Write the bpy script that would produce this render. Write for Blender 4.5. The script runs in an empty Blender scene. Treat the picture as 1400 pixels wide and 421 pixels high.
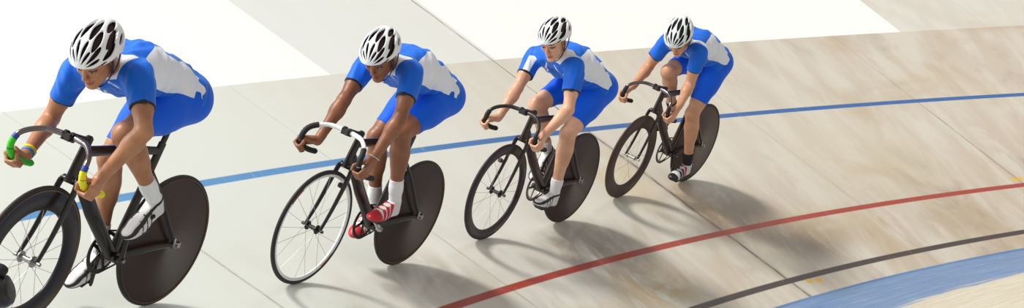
import bpy, bmesh, math, random
import numpy as np
from mathutils import Matrix, Vector

# ------------------------------------------------------------------ camera, sky, sun, exposure
S = bpy.context.scene
COL = S.collection
CAM_H = 2.1844
cam_d = bpy.data.cameras.new('camera'); cam = bpy.data.objects.new('camera', cam_d); COL.objects.link(cam)
cam_d.sensor_fit = 'HORIZONTAL'; cam_d.sensor_width = 36.0; cam_d.lens = 2264.675/1400*36.0
cam_d.clip_start = 0.1; cam_d.clip_end = 300
_W = ((0.99990161, -0.01402714, 0.0), (-0.00125086, -0.08916576, 0.99601602), (-0.01397126, -0.99591802, -0.08917454))
# columns: image right, image down, view direction
cam.matrix_world = Matrix(((_W[0][0], -_W[0][1], -_W[0][2], 0), (_W[1][0], -_W[1][1], -_W[1][2], 0), (_W[2][0], -_W[2][1], -_W[2][2], CAM_H), (0, 0, 0, 1)))
S.camera = cam
world = bpy.data.worlds.new('world'); S.world = world; world.use_nodes = True
bg = world.node_tree.nodes['Background']; bg.inputs[0].default_value = (1.0, 0.975, 0.935, 1); bg.inputs[1].default_value = 0.43
sun_d = bpy.data.lights.new('sun', 'SUN'); sun = bpy.data.objects.new('sun', sun_d); COL.objects.link(sun)
sun_d.energy = 2.9; sun_d.angle = math.radians(11); sun_d.color = (1.0, 0.97, 0.92)
sun.location = (-4, 2, 9)
sun.rotation_euler = Vector((0.49, 0.10, -0.86)).to_track_quat('-Z', 'Y').to_euler()
fill_d = bpy.data.lights.new('left_fill', 'AREA'); fill = bpy.data.objects.new('left_fill', fill_d); COL.objects.link(fill)  # added area light with no visible source, brightens the left end
fill_d.shape = 'RECTANGLE'; fill_d.size = 6.0; fill_d.size_y = 3.5; fill_d.energy = 430; fill_d.color = (0.95, 0.98, 1.0)
fill.location = (-7.5, 7.0, 6.0); fill.rotation_euler = (Vector((-0.8, 10.0, 0.9))-fill.location).to_track_quat('-Z', 'Y').to_euler()
S.view_settings.view_transform = 'Standard'; S.view_settings.look = 'None'
S.view_settings.exposure = 0.09; S.view_settings.gamma = 1.0; S.view_settings.use_curve_mapping = False

# track: conical banking about a vertical axis
CX, CY, R0, PHI = 14.72594, 1.71027, 16.26895, 0.5117767
CP, SP = math.cos(PHI), math.sin(PHI)

# ------------------------------------------------------------------ materials
def srgb(r, g, b):
    f = lambda c: (c/255/12.92) if c/255 <= 0.04045 else ((c/255+0.055)/1.055)**2.4
    return (f(r), f(g), f(b), 1.0)

class NT:
    """small helper for node trees"""
    def __init__(s, name):
        s.m = bpy.data.materials.new(name); s.m.use_nodes = True; s.t = s.m.node_tree; s.n = s.t.nodes; s.l = s.t.links
        s.b = s.n['Principled BSDF']
    def _in(s, sock, v):
        if isinstance(v, (int, float)): sock.default_value = v
        elif isinstance(v, tuple):
            sock.default_value = v if len(v) == len(sock.default_value) else v[:len(sock.default_value)]
        else: s.l.new(v, sock)
    def math(s, op, a, b=None, c=None, clamp=False):
        n = s.n.new('ShaderNodeMath'); n.operation = op; n.use_clamp = clamp; s._in(n.inputs[0], a)
        if b is not None: s._in(n.inputs[1], b)
        if c is not None: s._in(n.inputs[2], c)
        return n.outputs[0]
    def mix(s, f, a, b):
        n = s.n.new('ShaderNodeMix'); n.data_type = 'RGBA'; s._in(n.inputs[0], f); s._in(n.inputs[6], a); s._in(n.inputs[7], b); return n.outputs[2]
    def step(s, x, lo, hi):
        n = s.n.new('ShaderNodeMapRange'); n.interpolation_type = 'SMOOTHSTEP'; n.clamp = True
        s._in(n.inputs[0], x); s._in(n.inputs[1], lo); s._in(n.inputs[2], hi); return n.outputs[0]
    def band(s, x, c, hw, soft):   # 1 inside |x-c|<hw
        d = s.math('ABSOLUTE', s.math('SUBTRACT', x, c)); return s.math('SUBTRACT', 1.0, s.step(d, s.math('SUBTRACT', hw, soft), s.math('ADD', hw, soft)))
    def attr(s, name, vec=False):
        n = s.n.new('ShaderNodeAttribute'); n.attribute_name = name; return n.outputs['Vector'] if vec else n.outputs['Fac']
    def obj(s):
        return s.n.new('ShaderNodeTexCoord').outputs['Object']
    def sep(s, v):
        n = s.n.new('ShaderNodeSeparateXYZ'); s.l.new(v, n.inputs[0]); return n.outputs
    def comb(s, x, y, z=0.0):
        n = s.n.new('ShaderNodeCombineXYZ')
        for i, v in enumerate((x, y, z)): s._in(n.inputs[i], v)
        return n.outputs[0]
    def noise(s, vec, scale, detail=4, rough=0.55, dist=0.0):
        n = s.n.new('ShaderNodeTexNoise'); s.l.new(vec, n.inputs['Vector']); n.inputs['Scale'].default_value = scale
        n.inputs['Detail'].default_value = detail; n.inputs['Roughness'].default_value = rough; n.inputs['Distortion'].default_value = dist
        return n.outputs['Fac']
    def bump(s, h, strength=0.2, dist=0.002):
        n = s.n.new('ShaderNodeBump'); s.l.new(h, n.inputs['Height']); n.inputs['Strength'].default_value = strength; n.inputs['Distance'].default_value = dist
        s.l.new(n.outputs[0], s.b.inputs['Normal'])
    def out(s, base, rough=0.5, metal=0.0, spec=0.5, coat=0.0, coat_r=0.1, sheen=0.0):
        s._in(s.b.inputs['Base Color'], base); s._in(s.b.inputs['Roughness'], rough); s._in(s.b.inputs['Metallic'], metal)
        s._in(s.b.inputs['Specular IOR Level'], spec); s._in(s.b.inputs['Coat Weight'], coat); s._in(s.b.inputs['Coat Roughness'], coat_r)
        s._in(s.b.inputs['Sheen Weight'], sheen)
        return s.m

def plain(name, col, rough=0.5, metal=0.0, spec=0.5, coat=0.0, var=0.12, nscale=60, bump=0.0):
    t = NT(name); nz = t.noise(t.obj(), nscale, 3)
    dark = tuple(c*(1-var) for c in col[:3])+(1,)
    base = t.mix(nz, dark, col)
    if bump: t.bump(nz, bump, 0.002)
    return t.out(base, rough, metal, spec, coat)

# ------------------------------------------------------------------ track surface shader (uv: x = metres along, y = metres up the slope)
def track_material():
    t = NT('painted_track_boards'); uvn = t.n.new('ShaderNodeUVMap'); uvn.uv_map = 'track'
    u, v, _ = t.sep(uvn.outputs[0])
    k = math.radians(1)*R0
    ang = lambda a: a*k
    # soft streaks that run down the banking, slightly skewed
    us = t.math('ADD', u, t.math('MULTIPLY', v, 0.22))
    st = t.noise(t.comb(t.math('MULTIPLY', us, 3.2), t.math('MULTIPLY', v, 0.75)), 1.0, 6, 0.62, 0.6)
    fine = t.noise(t.comb(t.math('MULTIPLY', us, 22), t.math('MULTIPLY', v, 4.0)), 1.0, 5, 0.7, 0.4)
    blot = t.noise(t.comb(t.math('MULTIPLY', us, 0.75), t.math('MULTIPLY', v, 0.6), 3.1), 1.0, 4, 0.6, 0.8)
    base = t.mix(t.step(st, 0.25, 0.75), srgb(213, 205, 190), srgb(222, 217, 205))
    base = t.mix(t.math('MULTIPLY', t.step(fine, 0.58, 0.78), t.math('SUBTRACT', 0.36, t.math('MULTIPLY', t.step(v, 0.8, 2.6), 0.22))), base, srgb(176, 164, 148))
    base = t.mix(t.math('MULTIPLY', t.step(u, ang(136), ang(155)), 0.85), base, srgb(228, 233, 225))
    # wear gets browner low on the banking and towards the right-hand end
    low = t.math('SUBTRACT', 1.0, t.step(v, 0.2, 2.3))
    right = t.math('SUBTRACT', 1.0, t.step(u, ang(118), ang(146)))
    wear = t.math('MULTIPLY', t.math('ADD', t.math('MULTIPLY', low, 0.65), t.math('MULTIPLY', right, 0.65)), 1.0, clamp=True)
    wear = t.math('MULTIPLY', wear, t.math('SUBTRACT', 1.0, t.step(u, ang(153), ang(159))))
    base = t.mix(t.math('MULTIPLY', wear, t.math('ADD', 0.22, t.math('MULTIPLY', t.step(st, 0.62, 0.40), 0.30))), base, srgb(182, 156, 124))
    base = t.mix(t.math('MULTIPLY', wear, t.math('MULTIPLY', t.step(blot, 0.52, 0.70), 0.62)), base, srgb(176, 142, 84))
    ngr = t.noise(t.comb(t.math('MULTIPLY', us, 1.5), t.math('MULTIPLY', v, 0.9), 8.2), 1.0, 5, 0.6, 0.5)
    base = t.mix(t.math('MULTIPLY', wear, t.math('MULTIPLY', t.step(ngr, 0.55, 0.72), 0.5)), base, srgb(142, 116, 96))
    # single patches: rubber and varnish wear; dark brown ones paint in the riders' shadows
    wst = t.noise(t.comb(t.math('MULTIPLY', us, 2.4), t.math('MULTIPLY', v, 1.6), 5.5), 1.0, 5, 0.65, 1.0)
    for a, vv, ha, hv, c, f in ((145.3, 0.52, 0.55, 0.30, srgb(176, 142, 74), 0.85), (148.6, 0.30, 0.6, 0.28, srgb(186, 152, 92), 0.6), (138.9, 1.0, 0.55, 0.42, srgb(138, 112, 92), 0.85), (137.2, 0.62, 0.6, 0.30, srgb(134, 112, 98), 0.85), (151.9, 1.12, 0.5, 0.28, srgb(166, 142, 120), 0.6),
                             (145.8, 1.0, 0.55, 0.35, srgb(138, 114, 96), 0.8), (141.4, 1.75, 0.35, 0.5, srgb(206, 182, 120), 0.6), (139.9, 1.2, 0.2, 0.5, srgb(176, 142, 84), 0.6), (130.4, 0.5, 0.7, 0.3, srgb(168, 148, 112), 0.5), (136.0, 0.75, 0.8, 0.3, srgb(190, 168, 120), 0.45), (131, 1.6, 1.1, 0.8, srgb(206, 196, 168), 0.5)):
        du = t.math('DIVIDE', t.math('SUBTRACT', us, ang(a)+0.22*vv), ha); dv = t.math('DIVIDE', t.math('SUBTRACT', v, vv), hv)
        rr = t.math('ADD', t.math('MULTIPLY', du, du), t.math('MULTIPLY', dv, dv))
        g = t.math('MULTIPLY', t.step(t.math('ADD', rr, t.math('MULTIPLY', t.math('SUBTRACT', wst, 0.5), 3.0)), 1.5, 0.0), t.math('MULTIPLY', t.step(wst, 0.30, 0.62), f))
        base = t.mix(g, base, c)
    # cooler repainted concrete-grey field above the sponsor line
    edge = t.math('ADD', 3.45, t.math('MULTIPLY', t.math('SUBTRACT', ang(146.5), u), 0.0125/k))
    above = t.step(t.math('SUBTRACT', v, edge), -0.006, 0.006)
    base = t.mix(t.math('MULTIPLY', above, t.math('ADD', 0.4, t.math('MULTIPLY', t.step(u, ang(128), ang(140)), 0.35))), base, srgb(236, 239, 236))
    # panel joints
    wob = t.math('MULTIPLY', t.math('SUBTRACT', t.noise(t.comb(t.math('MULTIPLY', v, 2.0), 0.0), 1.0, 3), 0.5), 0.025)
    uw = t.math('ADD', u, wob)
    hi_thin = t.math('SUBTRACT', 1.0, t.math('MULTIPLY', t.step(v, 1.7, 3.2), 0.74))
    for a, hw, strength, c in ((140.3, 0.017, 0.95, srgb(104, 88, 72)), (125.45, 0.008, 0.6, srgb(112, 102, 88)), (156.6, 0.006, 0.5, srgb(120, 112, 100)),
                               (150.0, 0.006, 0.4, srgb(130, 118, 104)), (133.5, 0.012, 0.22, srgb(140, 130, 116)), (118.3, 0.010, 0.30, srgb(140, 130, 116)), (165.5, 0.006, 0.4, srgb(130, 122, 110))):
        base = t.mix(t.math('MULTIPLY', t.band(uw, ang(a), t.math('MULTIPLY', hi_thin, hw*2.6), t.math('MULTIPLY', hi_thin, hw*2.0)), strength*0.32), base, srgb(168, 158, 142))
        br = t.math('MULTIPLY', t.math('ADD', 0.5, t.step(fine, 0.35, 0.6)), strength*0.67, clamp=True)
        base = t.mix(t.math('MULTIPLY', t.band(uw, ang(a), t.math('MULTIPLY', hi_thin, hw), t.math('MULTIPLY', hi_thin, hw*0.4)), br), base, c)
    # racing lines, scuffed
    scuff = t.math('SUBTRACT', 1.0, t.math('MULTIPLY', t.step(fine, 0.60, 0.72), 0.30))
    for c, hw, colr in ((0.225, 0.029, srgb(62, 46, 44)), (0.875, 0.030, srgb(168, 52, 28)), (2.392, 0.032, srgb(28, 96, 168))):
        base = t.mix(t.math('MULTIPLY', t.band(v, c, hw, 0.006), scuff), base, t.mix(t.step(u, ang(140), ang(156)), colr, srgb(84, 150, 205)) if c > 2 else colr)
    # little yellow survey dabs next to two joints
    for a, vv in ((139.55, 0.17), (139.15, 0.155), (125.6, 0.97), (125.3, 0.975)):
        base = t.mix(t.math('MULTIPLY', t.math('MULTIPLY', t.band(u, ang(a), 0.035, 0.01), t.band(v, vv, 0.024, 0.01)), 1.0), base, srgb(232, 184, 10))
    # white advertising blanks, painted on the upper banking
    w1 = t.step(t.math('SUBTRACT', u, t.math('SUBTRACT', ang(146.47), 0.0)), -0.008, 0.008)
    w2 = t.math('MULTIPLY', t.step(t.math('SUBTRACT', u, ang(122.3)), -0.008, 0.008), t.math('SUBTRACT', 1.0, t.step(u, ang(140.15)-0.008, ang(140.15)+0.008)))
    white = t.math('MULTIPLY', above, t.math('MAXIMUM', w1, w2))
    base = t.mix(white, base, srgb(250, 251, 249))
    # azure band on the flat, dry-brushed along its lower edge
    brush = t.noise(t.comb(t.math('MULTIPLY', u, 1.2), t.math('MULTIPLY', v, 26)), 1.0, 5, 0.7)
    be = t.math('ADD', t.math('ADD', v, 0.68), t.math('MULTIPLY', t.math('SUBTRACT', brush, 0.5), 0.42))
    blue = t.math('MULTIPLY', t.math('SUBTRACT', 1.0, t.step(v, 0.012, 0.028)), t.step(be, -0.03, 0.05))
    low_f = t.math('SUBTRACT', 1.0, t.step(v, -0.01, 0.02))
    base = t.mix(low_f, base, t.mix(t.step(brush, 0.4, 0.65), srgb(206, 196, 174), srgb(222, 216, 198)))
    bluec = t.mix(t.step(brush, 0.35, 0.7), srgb(66, 116, 176), srgb(98, 142, 188))
    base = t.mix(t.math('MULTIPLY', blue, t.math('SUBTRACT', 1.0, t.math('MULTIPLY', t.step(brush, 0.60, 0.72), 0.35))), base, bluec)
    t.bump(fine, 0.06, 0.002)
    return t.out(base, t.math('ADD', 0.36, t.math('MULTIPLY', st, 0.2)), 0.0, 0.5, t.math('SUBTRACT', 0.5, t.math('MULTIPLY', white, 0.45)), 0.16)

# ------------------------------------------------------------------ mesh helpers
def link(name, me, mat, parent=None, smooth=True):
    o = bpy.data.objects.new(name, me); COL.objects.link(o)
    if mat is not None and not me.materials: me.materials.append(mat)
    if parent is not None: o.parent = parent
    if smooth and len(me.polygons): me.polygons.foreach_set('use_smooth', [True]*len(me.polygons))
    return o

class MB:
    """collects lofts, lathes and boxes, builds one mesh"""
    def __init__(s): s.v = []; s.f = []
    def loft(s, pts, rad, seg=12, up=(0, 1, 0), cap=True, closed=False):
        pts = [Vector(p) for p in pts]; n = len(pts); up = Vector(up)
        if not isinstance(rad, (list, tuple)): rad = [rad]*n
        base = len(s.v)
        for i, p in enumerate(pts):
            if closed: t = pts[(i+1) % n]-pts[i-1]
            else: t = pts[min(i+1, n-1)]-pts[max(i-1, 0)]
            t.normalize(); u = up-t*up.dot(t)
            if u.length < 1e-4: u = Vector((1, 0, 0.3))-t*Vector((1, 0, 0.3)).dot(t)
            u.normalize(); w = t.cross(u)
            r = rad[i]; ru, rw = r if isinstance(r, (list, tuple)) else (r, r)
            for k in range(seg):
                a = 2*math.pi*k/seg; s.v.append(p+u*(math.cos(a)*ru)+w*(math.sin(a)*rw))
        m = n if closed else n-1
        for i in range(m):
            a0 = base+i*seg; a1 = base+((i+1) % n)*seg
            for k in range(seg): s.f.append((a0+k, a0+(k+1) % seg, a1+(k+1) % seg, a1+k))
        if cap and not closed:
            s.f.append(tuple(base+k for k in reversed(range(seg)))); s.f.append(tuple(base+(n-1)*seg+k for k in range(seg)))
    def curve(s, ctrl, rad, seg=12, up=(0, 1, 0), sub=6, cap=True):
        P = catmull(ctrl, sub)
        if isinstance(rad, (list, tuple)) and len(rad) == len(ctrl):
            rr = []
            for i in range(len(P)):
                x = i/(len(P)-1)*(len(ctrl)-1); j = min(int(x), len(ctrl)-2); f = x-j
                a, b = rad[j], rad[j+1]
                rr.append(tuple(a[q]*(1-f)+b[q]*f for q in (0, 1)) if isinstance(a, (tuple, list)) else a*(1-f)+b*f)
            rad = rr
        s.loft(P, rad, seg, up, cap)
    def lathe(s, prof, c, seg=64, axis='y', close=False):
        c = Vector(c); base = len(s.v); n = len(prof)
        for k in range(seg):
            a = 2*math.pi*k/seg
            for r, y in prof: s.v.append(c+Vector((math.cos(a)*r, y, math.sin(a)*r)))
        for k in range(seg):
            a0 = base+k*n; a1 = base+((k+1) % seg)*n
            for i in range(n if close else n-1):
                j = (i+1) % n; s.f.append((a0+i, a1+i, a1+j, a0+j))
    def box(s, c, dim, rot=None):
        c = Vector(c); base = len(s.v); R = rot or Matrix.Identity(3)
        for x in (-1, 1):
            for y in (-1, 1):
                for z in (-1, 1): s.v.append(c+R @ Vector((x*dim[0]/2, y*dim[1]/2, z*dim[2]/2)))
        for f in ((0, 1, 3, 2), (4, 6, 7, 5), (0, 4, 5, 1), (2, 3, 7, 6), (0, 2, 6, 4), (1, 5, 7, 3)): s.f.append(tuple(base+i for i in f))
    def build(s, name, mat, parent=None, smooth=True, bevel=0.0):
        me = bpy.data.meshes.new(name); me.from_pydata([tuple(v) for v in s.v], [], s.f)
        bm = bmesh.new(); bm.from_mesh(me)
        bmesh.ops.remove_doubles(bm, verts=bm.verts, dist=1e-6)
        if bevel: bmesh.ops.bevel(bm, geom=[e for e in bm.edges if e.is_manifold and e.calc_face_angle(0) > 0.6], offset=bevel, segments=2, affect='EDGES')
        bmesh.ops.recalc_face_normals(bm, faces=bm.faces); bm.to_mesh(me); bm.free()
        o = link(name, me, mat, parent, smooth)
        if smooth: me.set_sharp_from_angle(angle=math.radians(48))
        return o

def catmull(ctrl, sub=6):
    c = [Vector(p) for p in ctrl]; P = []
    for i in range(len(c)-1):
        p0, p1, p2, p3 = c[max(i-1, 0)], c[i], c[i+1], c[min(i+2, len(c)-1)]
        for k in range(sub):
            t = k/sub
            P.append(0.5*((2*p1)+(p2-p0)*t+(2*p0-5*p1+4*p2-p3)*t*t+(3*p1-p0-3*p2+p3)*t**3))
    P.append(c[-1]); return P

# ------------------------------------------------------------------ implicit surfaces (organic shapes)
def A(*x): return np.array(x, dtype=np.float64)
def unit(v): v = np.asarray(v, float); return v/np.linalg.norm(v)

def cap(a, b, ra, rb, n=None, k=1.0, sm=0.015, cuts=(), sub=False, tag=''):
    return dict(a=np.asarray(a, float), b=np.asarray(b, float), ra=ra, rb=rb, n=n, k=k, sm=sm, cuts=cuts, sub=sub, tag=tag)
def ell(c, r, R=None, sm=0.015, sub=False, cuts=(), tag=''):
    return dict(c=np.asarray(c, float), r=np.asarray(r, float), R=np.eye(3) if R is None else R, sm=sm, sub=sub, cuts=cuts, tag=tag)

def prim_d(P, q, off):
    if 'c' in q:
        L = (P-q['c']) @ q['R']; r = q['r']+off
        k0 = np.linalg.norm(L/r, axis=-1); k1 = np.linalg.norm(L/(r*r), axis=-1)+1e-9
        d = k0*(k0-1)/k1
    else:
        a, b = q['a'], q['b']; X = P-a; ba = b-a
        t = np.clip(X @ ba/max(ba @ ba, 1e-9), 0, 1)
        D = X-t[..., None]*ba
        if q['n'] is not None:
            n = q['n']; D = D+(D @ n)[..., None]*(1/q['k']-1)*n
        d = np.linalg.norm(D, axis=-1)-(q['ra']+(q['rb']-q['ra'])*t+off)
        if q['n'] is not None: d = d*(0.5+0.5*q['k'])
    for c, n in q['cuts']: d = np.maximum(d, (P-c) @ n)
    return d

def bounds(q, off):
    if 'c' in q: R = q['r'].max()+off; return q['c']-R, q['c']+R
    R = max(q['ra'], q['rb'])+off
    return np.minimum(q['a'], q['b'])-R, np.maximum(q['a'], q['b'])+R

def field(prims, h, off=0.0, pad=0.02, lo=None, hi=None):
    if lo is None:
        bb = [bounds(q, off) for q in prims if not q['sub']]
        lo = np.min([b[0] for b in bb], 0)-pad; hi = np.max([b[1] for b in bb], 0)+pad
    n = np.ceil((hi-lo)/h).astype(int)+1
    ax = [lo[i]+h*np.arange(n[i]) for i in range(3)]
    F = np.full(n, 0.04, dtype=np.float64)
    for q in prims:
        b0, b1 = bounds(q, off); m = 0.035+q['sm']
        s = [slice(max(int((b0[i]-m-lo[i])/h), 0), min(int((b1[i]+m-lo[i])/h)+2, n[i])) for i in range(3)]
        if any(x.start >= x.stop for x in s): continue
        P = np.stack(np.meshgrid(ax[0][s[0]], ax[1][s[1]], ax[2][s[2]], indexing='ij'), -1)
        d = prim_d(P, q, 0.0 if q['sub'] else off); f = F[s[0], s[1], s[2]]; k = q['sm']
        if q['sub']:
            hh = np.clip(0.5-0.5*(f+d)/k, 0, 1); F[s[0], s[1], s[2]] = f*(1-hh)-d*hh+k*hh*(1-hh)
        else:
            hh = np.clip(0.5+0.5*(d-f)/k, 0, 1); F[s[0], s[1], s[2]] = d*(1-hh)+f*hh-k*hh*(1-hh)
    return F, ax, lo

def cut(F, ax, c, n):
    X, Y, Z = np.meshgrid(*ax, indexing='ij')
    return np.maximum(F, (X-c[0])*n[0]+(Y-c[1])*n[1]+(Z-c[2])*n[2])

def nets(F, lo, h):
    S_ = F < 0
    c = np.zeros(tuple(np.array(F.shape)-1), np.int8)
    corners = [(i, j, k) for i in (0, 1) for j in (0, 1) for k in (0, 1)]
    nx, ny, nz = c.shape
    for i, j, k in corners: c += S_[i:i+nx, j:j+ny, k:k+nz]
    act = np.argwhere((c > 0) & (c < 8)); idx = -np.ones(c.shape, np.int64); idx[act[:, 0], act[:, 1], act[:, 2]] = np.arange(len(act))
    V = np.stack([F[act[:, 0]+i, act[:, 1]+j, act[:, 2]+k] for i, j, k in corners], 1)
    pos = np.zeros((len(act), 3)); cnt = np.zeros(len(act)); cr = np.array(corners, float)
    for p in range(8):
        for q in range(p+1, 8):
            if abs(cr[p]-cr[q]).sum() != 1: continue
            m = (V[:, p] < 0) != (V[:, q] < 0); t = V[m, p]/(V[m, p]-V[m, q])
            pos[m] += cr[p]+t[:, None]*(cr[q]-cr[p]); cnt[m] += 1
    verts = lo+(act+pos/cnt[:, None])*h
    quads = []
    for ax_ in range(3):
        sl0 = [slice(None)]*3; sl1 = [slice(None)]*3; sl0[ax_] = slice(0, -1); sl1[ax_] = slice(1, None)
        a, b = S_[tuple(sl0)], S_[tuple(sl1)]
        e = np.argwhere(a != b); o1, o2 = [(1, 2), (2, 0), (0, 1)][ax_]
        ok = (e[:, o1] > 0) & (e[:, o2] > 0) & (e[:, o1] < F.shape[o1]-1) & (e[:, o2] < F.shape[o2]-1); e = e[ok]
        ins = a[e[:, 0], e[:, 1], e[:, 2]]
        def cell(d1, d2):
            g = e.copy(); g[:, o1] += d1; g[:, o2] += d2; return idx[g[:, 0], g[:, 1], g[:, 2]]
        Q = np.stack([cell(-1, -1), cell(0, -1), cell(0, 0), cell(-1, 0)], 1)
        Q[~ins] = Q[~ins][:, ::-1]; quads.append(Q)
    return verts, np.concatenate(quads)

def np_mesh(name, V, Q, attrs=None):
    me = bpy.data.meshes.new(name); me.vertices.add(len(V)); me.vertices.foreach_set('co', np.ascontiguousarray(V, np.float32).ravel())
    me.loops.add(Q.size); me.loops.foreach_set('vertex_index', Q.astype(np.int32).ravel())
    me.polygons.add(len(Q)); me.polygons.foreach_set('loop_start', np.arange(0, Q.size, 4, dtype=np.int32))
    me.polygons.foreach_set('use_smooth', np.ones(len(Q), bool))
    for k, a in (attrs or {}).items():
        if a.ndim == 2:
            at = me.attributes.new(k, 'FLOAT_VECTOR', 'POINT'); at.data.foreach_set('vector', a.astype(np.float32).ravel())
        else:
            at = me.attributes.new(k, 'FLOAT', 'POINT'); at.data.foreach_set('value', a.astype(np.float32))
    me.update(calc_edges=True); me.validate(); return me

def blob(name, prims, h, mat, parent=None, off=0.0, cuts=(), attrs=None, mod=None, relax=1):
    F, ax, lo = field(prims, h, off)
    for c, n in cuts: F = cut(F, ax, c, n)
    if mod is not None: F = mod(F, ax)
    V, Q = nets(F, lo, h)
    for _ in range(relax):
        acc = np.zeros_like(V); n = np.zeros(len(V))
        for i in range(4):
            a, b = Q[:, i], Q[:, (i+1) % 4]
            for x in range(3): acc[:, x] += np.bincount(a, V[b, x], len(V))+np.bincount(b, V[a, x], len(V))
            n += np.bincount(a, minlength=len(V))+np.bincount(b, minlength=len(V))
        V = V*0.5+0.5*acc/np.maximum(n, 1)[:, None]
    at = attrs(V) if attrs else None
    return link(name, np_mesh(name, V, Q, at), mat, parent, smooth=False)

# ------------------------------------------------------------------ where each bicycle stands and how each rider is posed (bicycle frame, metres)
BIKES = {
 1: dict(T=[-1.77904, 7.91891, 0.76704], R=[[-0.41369, 0.85783, 0.30495], [-0.9089, -0.40846, -0.08398], [0.05252, -0.31192, 0.94866]], steer=0.03137),
 2: dict(T=[-0.71406, 9.80485, 0.65392], R=[[-0.49334, 0.81219, 0.3114], [-0.86916, -0.47442, -0.13958], [0.03437, -0.33952, 0.93997]], steer=0.00456),
 3: dict(T=[0.32491, 11.56946, 0.66477], R=[[-0.5415, 0.7943, 0.27543], [-0.8407, -0.51161, -0.17742], [-1e-05, -0.32763, 0.94481]], steer=0.02386),
 4: dict(T=[1.36963, 13.21784, 0.76434], R=[[-0.58561, 0.76433, 0.26993], [-0.80996, -0.53856, -0.23223], [-0.03212, -0.35463, 0.93446]], steer=0.04674),
}
POSE = {
 1: dict(P=[0.2033, -0.0175, 1.0745], shL=[0.7029, 0.1297, 1.2082], shR=[0.7038, -0.2042, 1.1284], elL=[0.8279, 0.3072, 1.0143], elR=[0.6596, -0.3074, 0.8607], wrL=[0.8988, 0.2021, 0.7882], wrR=[0.8798, -0.2102, 0.7405], knL=[0.6415, 0.0826, 0.9218], knR=[0.3664, -0.1587, 0.7164], head=[0.9273, 0.0345, 1.283], pdL=[0.4083, 0.125, 0.464], anL=[0.3589, 0.12, 0.6227], toL=[0.4977, 0.125, 0.4529], pdR=[0.3717, -0.125, 0.126], anR=[0.3222, -0.12, 0.2846], toR=[0.4612, -0.125, 0.115], hipL=[0.2266, 0.0674, 1.0745], hipR=[0.1801, -0.1024, 1.0745], phi=1.4631, pitch=[0.4624, 0.4615], hrot=[0.2316, 0.7139, 0.1401]),
 2: dict(P=[0.1208, -0.0122, 1.1043], shL=[0.6305, 0.1196, 1.276], shR=[0.5606, -0.2286, 1.201], elL=[0.7927, 0.2223, 1.0504], elR=[0.7598, -0.1752, 1.0005], wrL=[0.9017, 0.1997, 0.8042], wrR=[0.8988, -0.1696, 0.776], knL=[0.5322, 0.099, 0.9029], knR=[0.356, -0.1534, 0.7756], head=[0.834, 0.0052, 1.3347], pdL=[0.532, 0.125, 0.3884], anL=[0.4216, 0.12, 0.5127], toL=[0.6181, 0.125, 0.4152], pdR=[0.248, -0.125, 0.2016], anR=[0.2236, -0.12, 0.366], toR=[0.3347, -0.125, 0.1769], hipL=[0.1371, 0.0743, 1.1043], hipR=[0.1045, -0.0987, 1.1043], phi=0.582, pitch=[0.0379, 0.6168], hrot=[0.271, 0.653, 0.266]),
 3: dict(P=[0.1228, -0.0022, 1.0465], shL=[0.621, 0.1195, 1.2294], shR=[0.5477, -0.2347, 1.1814], elL=[0.7198, 0.2089, 0.965], elR=[0.7381, -0.1915, 0.9709], wrL=[0.9154, 0.1931, 0.7935], wrR=[0.9152, -0.1638, 0.7882], knL=[0.4414, 0.1074, 0.743], knR=[0.509, -0.1446, 0.861], head=[0.7695, -0.0178, 1.3825], pdL=[0.5459, 0.125, 0.2273], anL=[0.4157, 0.12, 0.3305], toL=[0.6261, 0.125, 0.2685], pdR=[0.2341, -0.125, 0.3627], anR=[0.2509, -0.12, 0.5281], toR=[0.312, -0.125, 0.3175], hipL=[0.125, 0.0858, 1.0465], hipR=[0.1207, -0.0901, 1.0465], phi=-0.4098, pitch=[-0.1363, 0.8654], hrot=[0.1773, 0.5664, 0.2853]),
 4: dict(P=[0.1869, -0.0147, 1.0682], shL=[0.725, 0.1609, 1.2348], shR=[0.6352, -0.1701, 1.1844], elL=[0.6744, 0.136, 0.9414], elR=[0.6053, -0.2778, 0.9188], wrL=[0.8955, 0.221, 0.8303], wrR=[0.8466, -0.2223, 0.8074], knL=[0.3667, 0.0787, 0.6564], knR=[0.5967, -0.1078, 0.9488], head=[0.9117, 0.0499, 1.3172], pdL=[0.3847, 0.125, 0.1251], anL=[0.2756, 0.12, 0.2504], toL=[0.471, 0.125, 0.151], pdR=[0.3953, -0.125, 0.4649], anR=[0.3316, -0.12, 0.6184], toR=[0.4854, -0.125, 0.4621], hipL=[0.1913, 0.0732, 1.0682], hipR=[0.1824, -0.1026, 1.0682], phi=-1.6021, pitch=[0.0479, 0.3709], hrot=[0.3743, 0.6684, 0.2444]),
}

def tagit(o, label=None, cat=None, group=None, kind=None):
    for k, v in (('label', label), ('category', cat), ('group', group), ('kind', kind)):
        if v: o[k] = v
    return o

# ------------------------------------------------------------------ the track
def revolve(name, prof, a0, a1, da, mat):
    """prof: list of (radius, z, v); uv = (metres along, v)"""
    n = int((a1-a0)/da)+1; V = []; UV = []; F = []
    for i in range(n):
        a = math.radians(a0+i*da)
        for r, z, v in prof: V.append((CX+r*math.cos(a), CY+r*math.sin(a), z)); UV.append((a*R0, v))
    m = len(prof)
    for i in range(n-1):
        for j in range(m-1): F.append((i*m+j, i*m+j+1, (i+1)*m+j+1, (i+1)*m+j))
    me = bpy.data.meshes.new(name); me.from_pydata(V, [], F); uv = me.uv_layers.new(name='track')
    for p in me.polygons:
        for li, vi in zip(p.loop_indices, p.vertices): uv.data[li].uv = UV[vi]
    me.update(); o = link(name, me, mat)
    if o.data.polygons[0].normal.z < 0: me.flip_normals()
    o['kind'] = 'structure'; return o
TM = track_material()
revolve('track_surface', [(R0+s*CP, s*SP, s) for s in np.linspace(0, 7.0, 36)], 96, 196, 0.5, TM)
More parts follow.
